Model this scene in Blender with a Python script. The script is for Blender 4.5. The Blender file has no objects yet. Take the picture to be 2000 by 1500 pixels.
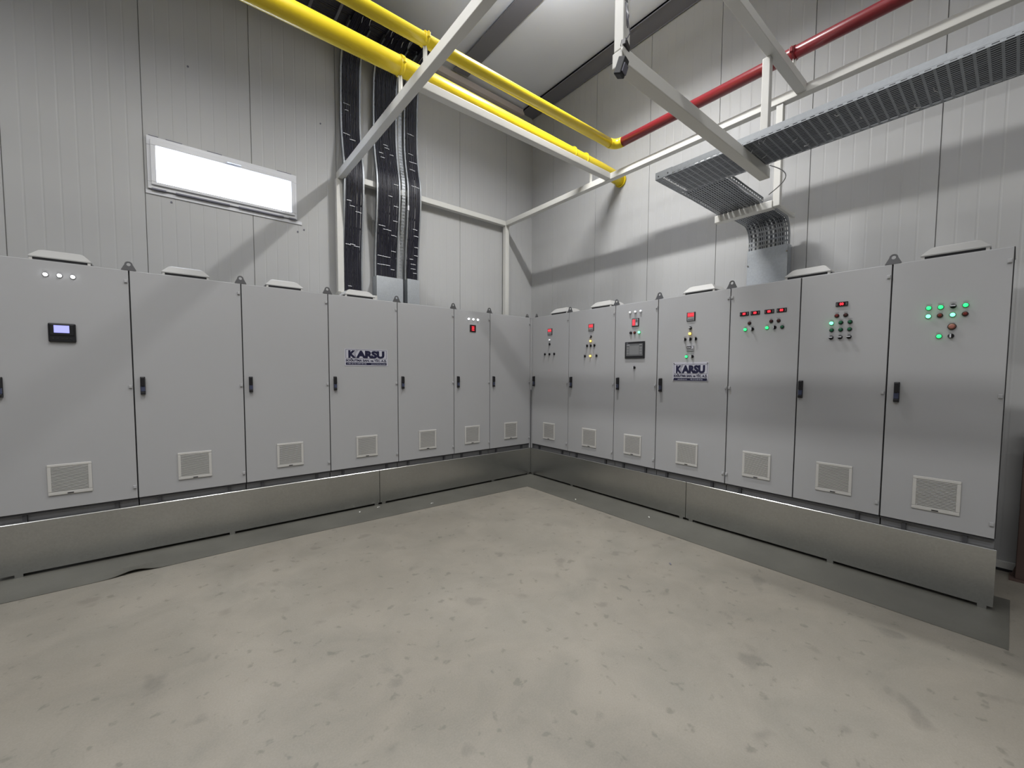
import bpy, bmesh, math, random
from mathutils import Vector, Matrix
random.seed(7)
PI = math.pi
sc = bpy.context.scene
col = sc.collection

# ---------------------------------------------------------------- camera
cd = bpy.data.cameras.new('camera'); cam = bpy.data.objects.new('camera', cd); col.objects.link(cam)
YAW, PIT, ROL = .8859, -.0533, .0059
f = Vector((math.cos(YAW)*math.cos(PIT), math.sin(YAW)*math.cos(PIT), math.sin(PIT)))
r = f.cross(Vector((0, 0, 1))).normalized(); u = r.cross(f)
c_, s_ = math.cos(ROL), math.sin(ROL)
r2 = r*c_+u*s_; u2 = -r*s_+u*c_
cam.matrix_world = Matrix.Translation((-4.2775, -4.8421, 1.621)) @ Matrix((r2, u2, -f)).transposed().to_4x4()
cd.sensor_fit = 'HORIZONTAL'; cd.sensor_width = 36; cd.lens = 798.5/2000*36
cd.shift_x = -6.46/2000; cd.shift_y = 19.94/2000; cd.clip_start = .02
sc.camera = cam

# ---------------------------------------------------------------- daylight outside, lamps, exposure
w = bpy.data.worlds.new('sky'); sc.world = w; w.use_nodes = True
bg = w.node_tree.nodes['Background']; bg.inputs[0].default_value = (.70, .80, 1, 1); bg.inputs[1].default_value = 14.0

def lamp_row(x, y0, y1, z, power, colr, up, wid=.10):
    for nm, e, flip, dz in (('lamp_row', power, 0, 0), ('lamp_row_spill', up, PI, .02)):
        l = bpy.data.lights.new(nm, 'AREA'); l.shape = 'RECTANGLE'; l.size = wid; l.size_y = abs(y1-y0); l.energy = e; l.color = colr; l.spread = 2.72 if not flip else PI
        o = bpy.data.objects.new(nm, l); o.location = (x, (y0+y1)/2, z+dz); o.rotation_euler = (flip, 0, 0); col.objects.link(o)
# rows of tube lamps hang under the roof, parallel to the right wall
lamp_row(-1.04, -1.30, -2.3, 5.93, 124, (1, .99, .975), 44)
lamp_row(-1.04, -3.3, -8.5, 5.93, 28, (1, .99, .975), 5)
lamp_row(-4.00, -1.60, -3.2, 5.93, 84, (1, .99, .98), 10)
lamp_row(-4.00, -3.6, -9.0, 5.93, 74, (1, .985, .965), 6)
lamp_row(-7.00, -1.00, -10., 5.93, 195, (.985, .99, 1), 40, .3)
sc.view_settings.view_transform = 'Standard'; sc.view_settings.look = 'None'
sc.view_settings.exposure = 0.0; sc.view_settings.gamma = 1; sc.view_settings.use_curve_mapping = False

# ---------------------------------------------------------------- materials
def mat(name, color, rough=.5, metal=0., spec=.5, emit=None, estr=0., noise=0., nscale=5., bump=0., bscale=40., coat=0.):
    m = bpy.data.materials.new(name); m.use_nodes = True; nt = m.node_tree; b = nt.nodes['Principled BSDF']
    b.inputs['Base Color'].default_value = (*color, 1); b.inputs['Roughness'].default_value = rough
    b.inputs['Metallic'].default_value = metal; b.inputs['Specular IOR Level'].default_value = spec
    b.inputs['Coat Weight'].default_value = coat
    if emit: b.inputs['Emission Color'].default_value = (*emit, 1); b.inputs['Emission Strength'].default_value = estr
    tc = nt.nodes.new('ShaderNodeTexCoord')
    if noise:
        n = nt.nodes.new('ShaderNodeTexNoise'); n.inputs['Scale'].default_value = nscale; n.inputs['Detail'].default_value = 6
        nt.links.new(tc.outputs['Object'], n.inputs['Vector'])
        rp = nt.nodes.new('ShaderNodeValToRGB')
        rp.color_ramp.elements[0].position = .3; rp.color_ramp.elements[1].position = .7
        rp.color_ramp.elements[0].color = (*[c*(1-noise) for c in color], 1)
        rp.color_ramp.elements[1].color = (*[min(1, c*(1+noise)) for c in color], 1)
        nt.links.new(n.outputs['Fac'], rp.inputs['Fac']); nt.links.new(rp.outputs['Color'], b.inputs['Base Color'])
    if bump:
        n = nt.nodes.new('ShaderNodeTexNoise'); n.inputs['Scale'].default_value = bscale; n.inputs['Detail'].default_value = 3
        nt.links.new(tc.outputs['Object'], n.inputs['Vector'])
        bp = nt.nodes.new('ShaderNodeBump'); bp.inputs['Strength'].default_value = bump; bp.inputs['Distance'].default_value = .01
        nt.links.new(n.outputs['Fac'], bp.inputs['Height']); nt.links.new(bp.outputs['Normal'], b.inputs['Normal'])
    return m
M = {}
M['wall'] = mat('white_sandwich_panel', (.485, .488, .487), .42, spec=.24, noise=.02, nscale=1.2, bump=.05, bscale=3)
M['joint'] = mat('panel_joint', (.24, .24, .23), .7)
M['ceiling'] = mat('grey_ceiling_panel', (.70, .73, .82), .45, noise=.03, nscale=1)
M['purlin'] = mat('dark_grey_steel', (.17, .17, .20), .5)
M['trimw'] = mat('cream_wall_trim', (.62, .56, .54), .5)
M['cab'] = mat('light_grey_powder_coat', (.405, .407, .414), .33, spec=.4, bump=.06, bscale=500)
M['cabedge'] = mat('light_grey_powder_coat_body', (.405, .407, .414), .45)
M['gap_shade'] = mat('gap_shade_rubber', (.025, .025, .027), .8)  # shade of the door gaps put into a black strip colour
M['plinth'] = mat('grey_plinth', (.20, .20, .205), .5)
M['plinthd'] = mat('dark_plinth_corner', (.05, .05, .055), .5)
M['grille'] = mat('light_plastic_grille', (.54, .53, .505), .45)
M['hood'] = mat('white_plastic_hood', (.47, .468, .455), .45)
M['black'] = mat('black_plastic', (.012, .012, .014), .35)
M['dark'] = mat('dark_void', (.02, .02, .022), .8)
M['blueins'] = mat('dark_blue_plastic', (.05, .06, .11), .35)
M['frame'] = mat('white_painted_steel', (.68, .675, .64), .42, noise=.02, nscale=4)
M['yellow'] = mat('yellow_gloss_paint', (.72, .55, .02), .28, noise=.03, nscale=6)
M['red'] = mat('dark_red_gloss_paint', (.20, .016, .022), .3, noise=.05, nscale=6)
M['chrome'] = mat('chrome', (.75, .75, .75), .2, 1)
M['cable'] = mat('black_cable_sheath', (.018, .018, .03), .35, spec=.55)
M['tie'] = mat('white_nylon', (.75, .76, .8), .5)
M['lug'] = mat('dark_zinc', (.14, .14, .145), .45, .6)
M['wallbottom'] = M['wall']
M['rust'] = mat('brown_primed_steel', (.10, .065, .055), .6)
M['glass_lit_white'] = mat('lit_white_lens', (.9, .9, .9), .3, emit=(.95, .97, 1), estr=4.5)
M['lens_white'] = mat('white_lens', (.85, .85, .87), .25, emit=(.95, .97, 1), estr=.35)
M['lens_green_lit'] = mat('lit_green_lens', (.05, .6, .2), .3, emit=(.02, 1, .16), estr=2.2)
M['lens_green_hot'] = mat('bright_green_lens', (.1, .8, .3), .3, emit=(.09, 1, .28), estr=5.0)
M['lens_green'] = mat('dark_green_lens', (.012, .11, .05), .3)
M['lens_red'] = mat('dark_red_lens', (.16, .022, .018), .3)
M['lens_maroon'] = mat('maroon_lens', (.055, .018, .018), .3)
M['lens_pale_red'] = mat('pale_red_lens', (.35, .14, .11), .3)
M['lens_yellow'] = mat('lit_yellow_lens', (.9, .6, .1), .3, emit=(1, .60, .07), estr=4)
M['disp_red'] = mat('red_led_digits', (.4, .02, .02), .4, emit=(1, .03, .05), estr=2.4)
M['disp_dark'] = mat('dark_red_window', (.05, .003, .005), .2)
M['disp_glow'] = mat('dim_red_backlight', (.5, .05, .06), .35, emit=(1, .05, .07), estr=.32)
M['screen_blue'] = mat('lit_blue_lcd', (.3, .3, .7), .4, emit=(.36, .38, 1), estr=.9)
M['screen_grey'] = mat('grey_touch_screen', (.13, .135, .14), .25)
M['screen_mid'] = mat('grey_touch_screen_field', (.20, .205, .21), .25)
M['silver'] = mat('silver_bezel', (.45, .45, .46), .35, .6)
M['sign'] = mat('white_sign_plate', (.50, .50, .56), .35)
M['navy'] = mat('navy_print', (.006, .006, .035), .5)
M['whiteprint'] = mat('white_print', (.5, .5, .6), .5)
M['mat'] = mat('grey_rubber_mat', (.105, .103, .088), .5, noise=.16, nscale=2.2, bump=.1, bscale=60)
M['scrap'] = mat('white_paper', (.75, .75, .72), .7)
M['winframe'] = mat('white_pvc', (.70, .71, .74), .35)
M['rubbergrey'] = mat('dark_grey_seal', (.16, .16, .2), .7)

# galvanised sheet: spangle + soft brushed variation
def galv(name, base, rough, scale):
    m = bpy.data.materials.new(name); m.use_nodes = True; nt = m.node_tree; b = nt.nodes['Principled BSDF']
    b.inputs['Metallic'].default_value = 1.0
    tc = nt.nodes.new('ShaderNodeTexCoord')
    v = nt.nodes.new('ShaderNodeTexVoronoi'); v.inputs['Scale'].default_value = scale
    n = nt.nodes.new('ShaderNodeTexNoise'); n.inputs['Scale'].default_value = 2.2; n.inputs['Detail'].default_value = 8
    nt.links.new(tc.outputs['Object'], v.inputs['Vector']); nt.links.new(tc.outputs['Object'], n.inputs['Vector'])
    mx = nt.nodes.new('ShaderNodeMix'); mx.data_type = 'FLOAT'; mx.inputs[0].default_value = .75
    sp = nt.nodes.new('ShaderNodeSeparateColor'); nt.links.new(v.outputs['Color'], sp.inputs[0])
    nt.links.new(sp.outputs[0], mx.inputs[2]); nt.links.new(n.outputs['Fac'], mx.inputs[3])
    rp = nt.nodes.new('ShaderNodeValToRGB')
    rp.color_ramp.elements[0].color = (*[c*.93 for c in base], 1); rp.color_ramp.elements[1].color = (*[c*1.06 for c in base], 1)
    rp.color_ramp.elements[0].position = .3; rp.color_ramp.elements[1].position = .7
    nt.links.new(mx.outputs[0], rp.inputs['Fac']); nt.links.new(rp.outputs['Color'], b.inputs['Base Color'])
    mr = nt.nodes.new('ShaderNodeMapRange'); mr.inputs['To Min'].default_value = rough-.025; mr.inputs['To Max'].default_value = rough+.03
    b.inputs['Roughness'].default_value = rough
    return m
M['galv'] = galv('galvanised_sheet', (.50, .505, .495), .27, 90)
M['tray'] = galv('galvanised_tray', (.30, .315, .33), .5, 60)
M['cover'] = galv('galvanised_cover', (.52, .55, .58), .5, 70)

# polished concrete floor with cloudy tone, small stains and scratches
def concrete():
    m = bpy.data.materials.new('smooth_concrete'); m.use_nodes = True; nt = m.node_tree; b = nt.nodes['Principled BSDF']
    L = nt.links.new; N = nt.nodes.new
    tc = N('ShaderNodeTexCoord')
    def noise(scale, detail, rough=.5, dist=0.):
        n = N('ShaderNodeTexNoise'); n.inputs['Scale'].default_value = scale; n.inputs['Detail'].default_value = detail
        n.inputs['Roughness'].default_value = rough; n.inputs['Distortion'].default_value = dist
        L(tc.outputs['Object'], n.inputs['Vector']); return n
    def ramp(src, p0, c0, p1, c1):
        r = N('ShaderNodeValToRGB'); e = r.color_ramp.elements
        e[0].position = p0; e[0].color = (*c0, 1); e[1].position = p1; e[1].color = (*c1, 1)
        L(src, r.inputs['Fac']); return r
    def mul(a, bb, fac=1.):
        x = N('ShaderNodeMix'); x.data_type = 'RGBA'; x.blend_type = 'MULTIPLY'; x.inputs[0].default_value = fac
        L(a, x.inputs[6]); L(bb, x.inputs[7]); return x.outputs[2]
    base = ramp(noise(.55, 5, .55, .4).outputs['Fac'], .35, (.225, .208, .178), .68, (.285, .266, .231))
    cl = ramp(noise(2.6, 7, .62, .6).outputs['Fac'], .3, (.86, .87, .86), .62, (1.03, 1.02, 1.0))
    spots = ramp(noise(4.2, 3, .45, .25).outputs['Fac'], .285, (.80, .80, .81), .36, (1, 1, 1))
    spots2 = ramp(noise(13., 3, .5, .2).outputs['Fac'], .30, (.76, .77, .77), .37, (1, 1, 1))
    fine = ramp(noise(120, 3).outputs['Fac'], .35, (.95, .95, .95), .65, (1.04, 1.04, 1.04))
    c = mul(base.outputs[0], cl.outputs[0]); c = mul(c, spots.outputs[0]); c = mul(c, spots2.outputs[0]); c = mul(c, fine.outputs[0])
    L(c, b.inputs['Base Color'])
    rr = N('ShaderNodeMapRange'); rr.inputs['To Min'].default_value = .34; rr.inputs['To Max'].default_value = .62
    L(noise(1.8, 6).outputs['Fac'], rr.inputs['Value']); L(rr.outputs[0], b.inputs['Roughness'])
    b.inputs['Specular IOR Level'].default_value = .35
    bp = N('ShaderNodeBump'); bp.inputs['Strength'].default_value = .08; bp.inputs['Distance'].default_value = .01
    L(noise(60, 4).outputs['Fac'], bp.inputs['Height']); L(bp.outputs[0], b.inputs['Normal'])
    return m
M['floor'] = concrete()
gm = bpy.data.materials.new('window_glass'); gm.use_nodes = True; gn = gm.node_tree
gn.nodes.remove(gn.nodes['Principled BSDF']); g1 = gn.nodes.new('ShaderNodeBsdfTransparent'); g2 = gn.nodes.new('ShaderNodeBsdfGlossy'); g2.inputs['Roughness'].default_value = .05
g3 = gn.nodes.new('ShaderNodeMixShader'); g3.inputs[0].default_value = .06; gn.links.new(g1.outputs[0], g3.inputs[1]); gn.links.new(g2.outputs[0], g3.inputs[2])
gn.links.new(g3.outputs[0], gn.nodes['Material Output'].inputs[0])
M['glass'] = gm

# ---------------------------------------------------------------- mesh builder
class MB:
    def __init__(s): s.bm = bmesh.new(); s.mats = []
    def mi(s, m):
        if m not in s.mats: s.mats.append(m)
        return s.mats.index(m)
    def _fin(s, faces, m, smooth=False):
        i = s.mi(m)
        for q in faces: q.material_index = i; q.smooth = smooth
    def box(s, x0, x1, y0, y1, z0, z1, m, bev=0., M4=None):
        if x0 > x1: x0, x1 = x1, x0
        if y0 > y1: y0, y1 = y1, y0
        if z0 > z1: z0, z1 = z1, z0
        mt = Matrix.Translation(((x0+x1)/2, (y0+y1)/2, (z0+z1)/2)) @ Matrix.Diagonal((x1-x0, y1-y0, z1-z0, 1))
        g = bmesh.ops.create_cube(s.bm, size=1, matrix=mt)
        vs = g['verts']; fs = list({q for v in vs for q in v.link_faces})
        s._fin(fs, m)
        if bev:
            es = list({e for v in vs for e in v.link_edges})
            g2 = bmesh.ops.bevel(s.bm, geom=es, offset=bev, segments=2, affect='EDGES', profile=.5, material=-1)
            vs = list({v for q in g2['faces'] for v in q.verts} | {v for v in vs if v.is_valid})
        if M4 is not None: bmesh.ops.transform(s.bm, matrix=M4, verts=[v for v in vs if v.is_valid])
        return s
    def cyl(s, p0, p1, r0, m, r1=None, seg=20, smooth=True, caps=True):
        p0 = Vector(p0); p1 = Vector(p1); d = p1-p0
        mt = Matrix.Translation((p0+p1)/2) @ d.to_track_quat('Z', 'Y').to_matrix().to_4x4()
        g = bmesh.ops.create_cone(s.bm, cap_ends=caps, segments=seg, radius1=r0, radius2=r0 if r1 is None else r1, depth=d.length, matrix=mt)
        fs = list({q for v in g['verts'] for q in v.link_faces}); i = s.mi(m)
        for q in fs: q.material_index = i; q.smooth = smooth and len(q.verts) == 4
        return s
    def quad(s, pts, m):
        q = s.bm.faces.new([s.bm.verts.new(p) for p in pts]); q.material_index = s.mi(m); return s
    def sweep(s, pts, prof, m, up=(0, 0, 1), closed_prof=True, smooth=True, cap=True):
        """profile (list of 2D a,b) swept along pts; a along side vector, b along up-ish"""
        pts = [Vector(p) for p in pts]; n = len(pts); rings = []
        for i, p in enumerate(pts):
            t = (pts[min(i+1, n-1)]-pts[max(i-1, 0)]).normalized()
            sd = t.cross(Vector(up)); 
            if sd.length < 1e-4: sd = t.cross(Vector((1, 0, 0)))
            sd.normalize(); upv = sd.cross(t).normalized()
            rings.append([s.bm.verts.new(p+sd*a+upv*b) for a, b in prof])
        i_ = s.mi(m); k = len(prof)
        for i in range(n-1):
            for j in range(k if closed_prof else k-1):
                q = s.bm.faces.new((rings[i][j], rings[i][(j+1) % k], rings[i+1][(j+1) % k], rings[i+1][j]))
                q.material_index = i_; q.smooth = smooth
        if cap and closed_prof:
            for rg in (rings[0], rings[-1]):
                q = s.bm.faces.new(rg); q.material_index = i_
        return s
    def tube(s, pts, rad, m, seg=12, up=(0, 0, 1)):
        return s.sweep(pts, [(rad*math.cos(2*PI*j/seg), rad*math.sin(2*PI*j/seg)) for j in range(seg)], m, up)
    def text(s, body, m, mtx, size=.05, ext=.0008, off=0., sx=1., align='CENTER', width=None):
        c = bpy.data.curves.new('t', 'FONT'); c.body = body; c.size = size; c.extrude = ext; c.offset = off
        c.align_x = align; c.resolution_u = 3
        o = bpy.data.objects.new('t', c); col.objects.link(o)
        bpy.context.view_layer.update()
        me = bpy.data.meshes.new_from_object(o.evaluated_get(bpy.context.evaluated_depsgraph_get()))
        if width:
            xs = [v.co.x for v in me.vertices]; sx = width/(max(xs)-min(xs))
        me.transform(Matrix.Diagonal((sx, 1, 1, 1))); me.transform(mtx)
        n0 = len(s.bm.faces); s.bm.from_mesh(me); s.bm.faces.ensure_lookup_table(); i = s.mi(m)
        for q in s.bm.faces[n0:]: q.material_index = i
        bpy.data.objects.remove(o); bpy.data.meshes.remove(me); bpy.data.curves.remove(c)
        return s
    def mesh(s, name):
        bmesh.ops.recalc_face_normals(s.bm, faces=s.bm.faces[:])
        me = bpy.data.meshes.new(name); s.bm.to_mesh(me); s.bm.free()
        for m in s.mats: me.materials.append(m)
        return me
    def build(s, name, parent=None, loc=None, rotz=0., label=None, cat=None, group=None, kind=None):
        o = bpy.data.objects.new(name, s.mesh(name)); col.objects.link(o)
        if parent: o.parent = parent
        if loc is not None: o.location = loc
        o.rotation_euler.z = rotz
        return tag(o, label, cat, group, kind)
def tag(o, label=None, cat=None, group=None, kind=None):
    if label: o['label'] = label
    if cat: o['category'] = cat
    if group: o['group'] = group
    if kind: o['kind'] = kind
    return o
def empty(name, loc=(0, 0, 0), rotz=0., label=None, cat=None, group=None, kind=None):
    o = bpy.data.objects.new(name, None); o.empty_display_size = .1; col.objects.link(o)
    o.location = loc; o.rotation_euler.z = rotz
    return tag(o, label, cat, group, kind)
def inst(name, me, parent, loc, rotz=0., label=None):
    o = bpy.data.objects.new(name, me); col.objects.link(o); o.parent = parent; o.location = loc; o.rotation_euler.z = rotz
    return tag(o, label)

# ---------------------------------------------------------------- room
XR, YL = 1.0, 1.149
CZ = lambda x: 6.42+.045*(1-x)
fl = MB(); fl.box(-14, 1.15, -13, 1.3, -.12, 0, M['floor']); fl.build('floor', kind='structure')
ce = MB()
ce.quad([(XR+.1, -13, CZ(XR+.1)), (XR+.1, YL+.1, CZ(XR+.1)), (-14, YL+.1, CZ(-14)), (-14, -13, CZ(-14))], M['ceiling'])
ce.quad([(XR+.1, -13, CZ(XR+.1)+.1), (XR+.1, YL+.1, CZ(XR+.1)+.1), (-14, YL+.1, CZ(-14)+.1), (-14, -13, CZ(-14)+.1)], M['ceiling'])
for y0, y1 in ((-13, -13.0001), (YL+.1, YL+.1001)):
    ce.quad([(XR+.1, y0, CZ(XR+.1)), (-14, y0, CZ(-14)), (-14, y0, CZ(-14)+.1), (XR+.1, y0, CZ(XR+.1)+.1)], M['ceiling'])
ce.build('ceiling', kind='structure')

def panel_wall(name, s0, s1, joints, place, hole=None, top=6.9):
    """profiled sandwich panel wall; s = distance along, place(s, d, z) -> point, d = depth behind face"""
    pr = []                                     # (s, d)
    xs = set()
    def add(s, d): pr.append((s, d))
    add(s0, 0)
    js = sorted(joints)
    edges = []
    for i, j in enumerate(js):
        edges += [(j-.004, 0), (j-.002, .0105), (j+.002, .0105), (j+.004, 0)]
        k = 1
        while k <= 7:
            q = j+.1225*k
            edges += [(q-.010, 0), (q-.003, .0014), (q+.003, .0014), (q+.010, 0)]
            k += 1
    for e in edges:
        if s0+.02 < e[0] < s1-.02: add(*e)
    add(s1, 0); pr.sort()
    if hole:
        pr = [p for p in pr if abs(p[0]-hole[0]) > .012 and abs(p[0]-hole[1]) > .012]
        pr += [(hole[0], 0), (hole[1], 0)]; pr.sort()
    zs = [0, top] if not hole else [0, hole[2], hole[3], top]
    b = MB(); vs = [[b.bm.verts.new(place(s, d, z)) for s, d in pr] for z in zs]
    iw, ij = b.mi(M['wall']), b.mi(M['joint'])
    for a in range(len(zs)-1):
        for i in range(len(pr)-1):
            if hole and a == 1 and hole[0]-1e-6 <= pr[i][0] and pr[i+1][0] <= hole[1]+1e-6: continue
            q = b.bm.faces.new((vs[a][i], vs[a][i+1], vs[a+1][i+1], vs[a+1][i]))
            q.material_index = ij if (pr[i][1] > .01 and pr[i+1][1] > .01) else iw
    # back skin so the wall has its real thickness
    def bk(sa, sb, za, zb): b.quad([place(sa, .1, za), place(sb, .1, za), place(sb, .1, zb), place(sa, .1, zb)], M['wall'])
    if hole:
        bk(s0, hole[0], 0, top); bk(hole[1], s1, 0, top); bk(hole[0], hole[1], 0, hole[2]); bk(hole[0], hole[1], hole[3], top)
        h = hole
        for (sa, za, sb, zb) in ((h[0], h[2], h[1], h[2]), (h[0], h[3], h[1], h[3]), (h[0], h[2], h[0], h[3]), (h[1], h[2], h[1], h[3])):
            b.quad([place(sa, 0, za), place(sb, 0, zb), place(sb, .1, zb), place(sa, .1, za)], M['wall'])
    else: bk(s0, s1, 0, top)
    for sa in (s0, s1): b.quad([place(sa, 0, 0), place(sa, .1, 0), place(sa, .1, top), place(sa, 0, top)], M['wall'])
    b.quad([place(s0, 0, top), place(s1, 0, top), place(s1, .1, top), place(s0, .1, top)], M['wall'])
    return b.build(name, kind='structure')
panel_wall('wall_left', -14, XR, [.38-.98*k for k in range(15)], lambda s, d, z: (s, YL+d, z), hole=(-4.455, -3.09, 3.605, 4.085), top=6.42)
panel_wall('wall_right', -13, YL, [.575-.98*k for k in range(14)], lambda s, d, z: (XR+d, s, z), top=6.42)
b = MB(); b.box(-14.1, 1.1, -13.1, -13, 0, 7.3, M['wall']); b.build('wall_back', kind='structure')
b = MB(); b.box(-14.1, -14, -13, 1.25, 0, 7.3, M['wall']); b.build('wall_far', kind='structure')
# upper closing strips of the sloped roof
b = MB(); b.box(-14, XR+.1, YL, YL+.1, 6.421, 7.2, M['wall']); b.build('wall_left', kind='structure')
# wall to ceiling trim and dark purlins
b = MB(); b.box(-14, .72, 1.07, YL-.001, 6.33, 6.415, M['trimw'], .004); b.box(-14, .72, 1.06, 1.07, 6.31, 6.345, M['trimw']); b.build('trim_1', kind='structure')
b = MB()
b.box(.70, .985, -12.9, 1.14, 6.385, 6.41, M['purlin']); b.box(.835, .85, -12.9, 1.14, 6.41, 6.425, M['purlin'])
b.box(.70, .71, -12.9, 1.14, 6.37, 6.41, M['purlin']); b.box(.975, .985, -12.9, 1.14, 6.37, 6.41, M['purlin'])
b.build('trim_2', kind='structure')
for k, x0 in enumerate((-.78,)):
    b = MB(); z = CZ(x0)-.07
    b.box(x0, x0+.27, -12.9, 1.05, z, z+.018, M['purlin']); b.box(x0+.12, x0+.15, -12.9, 1.05, z+.018, z+.075, M['purlin'])
    b.build('trim_%d' % (3+k), kind='structure')
# base rail of right wall with dark gap
b = MB(); b.box(.965, .999, -12.9, YL-.01, .02, .075, M['frame']); b.box(.955, .999, -12.9, YL-.01, .0, .02, M['dark']); b.build('baseboard_right', kind='structure')

# window
wf = empty('window_1', (-3.775, YL, 3.845), kind='structure')
b = MB(); X0, X1, Z0, Z1 = -.72, .715, -.275, .275; g0, g1, h0, h1 = -.645, .65, -.203, .178
def ring(b, X0, X1, Z0, Z1, g0, g1, h0, h1, y0, y1, m):
    b.box(X0, X1, y0, y1, h1, Z1, m, .004); b.box(X0, X1, y0, y1, Z0, h0, m, .004)
    b.box(X0, g0, y0, y1, h0, h1, m, .004); b.box(g1, X1, y0, y1, h0, h1, m, .004)
ring(b, X0, X1, Z0, Z1, g0+.0, g1, h0, h1, -.035, -.001, M['winframe'])
ring(b, X0+.03, X1-.03, Z0+.04, Z1-.04, g0, g1, h0, h1, -.055, -.035, M['winframe'])
fr = b.build('window_frame', wf)
b = MB(); b.box(g0-.02, g1+.02, -.02, -.014, h0-.02, h1+.02, M['glass']); b.build('window_glass', wf)
b = MB(); b.box(-.02, .02, -.068, -.055, .195, .215, M['winframe'], .003); b.box(-.015, .12, -.085, -.07, .198, .212, M['winframe'], .004); b.build('window_handle', wf)
b = MB()
b.box(X0-.02, X1+.06, -.012, 0, -.325, -.283, M['winframe'], .003)
for a0, a1 in ((-.69, -.57), (-.49, .0), (.09, .56), (.62, .70)): b.box(a0, a1, -.04, -.03, -.283, -.268, M['rubbergrey'])
for a0, a1 in ((-.70, -.62), (-.56, -.42), (-.20, -.06), (.50, .66)): b.box(a0, a1, -.03, -.012, .275, .284, M['rubbergrey'])
b.build('window_sill', wf)
for sx, sz in ((-.53, -.37), (.80, -.37), (.73, -.42), (.79, .0)):
    pass
# screw heads left in the wall sheet
for k, (x, z) in enumerate(((-4.305, 3.475), (-2.975, 3.47), (-3.05, 3.43), (-4.12, 5.0), (-2.75, 4.9))):
    b = MB(); b.cyl((0, 0, 0), (0, -.006, 0), .010, M['rubbergrey'], seg=10)
    b.build('screw_head', loc=(x, YL, z), label='small dark screw head in the white left wall panel near the window', cat='screw', group='screw heads around the window')

# ---------------------------------------------------------------- switch cabinets
ZB, ZT = .50, 2.47
def grille_mesh():
    b = MB(); a = .125
    ring(b, -a, a, -a, a, -.103, .103, -.100, .103, -.010, 0, M['grille'])
    b.box(-.103, .103, -.0016, 0, -.103, .103, M['plinth'])
    n = 19
    for i in range(n):
        z = -.096+i*(.194/(n-1))
        M4 = Matrix.Translation((0, -.0052, z)) @ Matrix.Rotation(math.radians(30), 4, 'X')
        b.box(-.103, .103, -.0055, .0055, -.0009, .0009, M['grille'], M4=M4)
    b.box(-.018, .018, -.0115, -.0095, -.119, -.111, M['black'])
    return b.mesh('ventilation_grille')
G = grille_mesh()
def handle_mesh(ins=True):
    b = MB()
    b.box(-.017, .017, -.012, 0, -.078, .078, M['black'], .004)
    b.box(-.0135, .0135, -.034, -.012, -.004, .074, M['black'], .005)
    b.box(-.0145, .0145, -.026, -.012, -.050, -.006, M['blueins'], .003)
    b.box(-.015, .015, -.03, -.012, -.076, -.052, M['black'], .004)
    return b.mesh('swing_handle')
H = handle_mesh()
def hinge_mesh():
    b = MB(); b.box(-.011, .011, -.010, 0, -.014, .014, M['cabedge'], .003); b.cyl((0, -.010, -.004), (0, -.013, -.004), .006, M['cabedge'], seg=12)
    return b.mesh('hinge_cap')
HG = hinge_mesh()
def lug_mesh():
    b = MB(); t = .004; n = 18; ro, ri = .026, .0135; cz = .050
    outer, inner = [], []
    # outline: wide foot, rounded top, hole
    for i in range(n+1):
        a = PI*(i/n); outer.append((ro*math.cos(a), cz+ro*math.sin(a)))
    outer = [(.047, 0), (.047, .008)]+outer+[(-.047, .008), (-.047, 0)]
    m = len(outer)
    inner = []
    for i in range(m):
        a = -PI/2+.15+(2*PI-.3)*i/(m-1); inner.append((ri*math.cos(a), cz+ri*math.sin(a)))
    for y in (-t, t):
        vo = [b.bm.verts.new((x, y, z)) for x, z in outer]; vi = [b.bm.verts.new((x, y, z)) for x, z in inner]
        for i in range(m-1):
            b.bm.faces.new((vo[i], vo[i+1], vi[i+1], vi[i]))
        b.bm.faces.new((vo[m-1], vo[0], vi[0], vi[m-1]))
        if y < 0: A = (vo, vi)
        else:
            for i in range(m):
                j = (i+1) % m
                b.bm.faces.new((A[0][i], A[0][j], vo[j], vo[i])); b.bm.faces.new((A[1][i], A[1][j], vi[j], vi[i]))
    b.mi(M['lug']); b.box(-.047, .047, -.02, .02, -.003, .001, M['lug'])
    return b.mesh('lifting_eye')
LG = lug_mesh()
def hood_mesh():
    b = MB(); w_, d_ = .175, .175
    b.box(-w_+.008, w_-.008, -d_+.008, d_-.008, 0, .034, M['dark'])
    for sx in (-1, 1):
        for sy in (-1, 1): b.box(sx*(w_-.006), sx*(w_-.024), sy*(d_-.006), sy*(d_-.024), 0, .034, M['grille'])
    def rect(h, w0, d0): return [(-w0, -d0, h), (w0, -d0, h), (w0, d0, h), (-w0, d0, h)]
    lv = [rect(.030, w_-.002, d_-.002), rect(.038, w_, d_), rect(.094, w_-.050, d_-.050), rect(.106, w_-.075, d_-.075)]
    vs = [[b.bm.verts.new(p) for p in l] for l in lv]; i = b.mi(M['hood'])
    for a in range(3):
        for k in range(4): q = b.bm.faces.new((vs[a][k], vs[a][(k+1) % 4], vs[a+1][(k+1) % 4], vs[a+1][k])); q.material_index = i
    for l in (vs[0], vs[-1]): q = b.bm.faces.new(l); q.material_index = i
    return b.mesh('roof_vent_hood')
HD = hood_mesh()
def pilot_mesh(lens, rad=.0145):
    b = MB(); b.cyl((0, 0, 0), (0, -.006, 0), rad+.002, M['black'] if lens is not M['lens_white'] else M['silver'], seg=18)
    b.cyl((0, -.006, 0), (0, -.016, 0), rad-.001, lens, r1=rad-.002, seg=18); b.cyl((0, -.016, 0), (0, -.020, 0), rad-.002, lens, r1=rad*.45, seg=18)
    b.box(-.014, .014, -.001, 0, .022, .031, M['silver'])
    return b.mesh('pilot_lamp')
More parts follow.
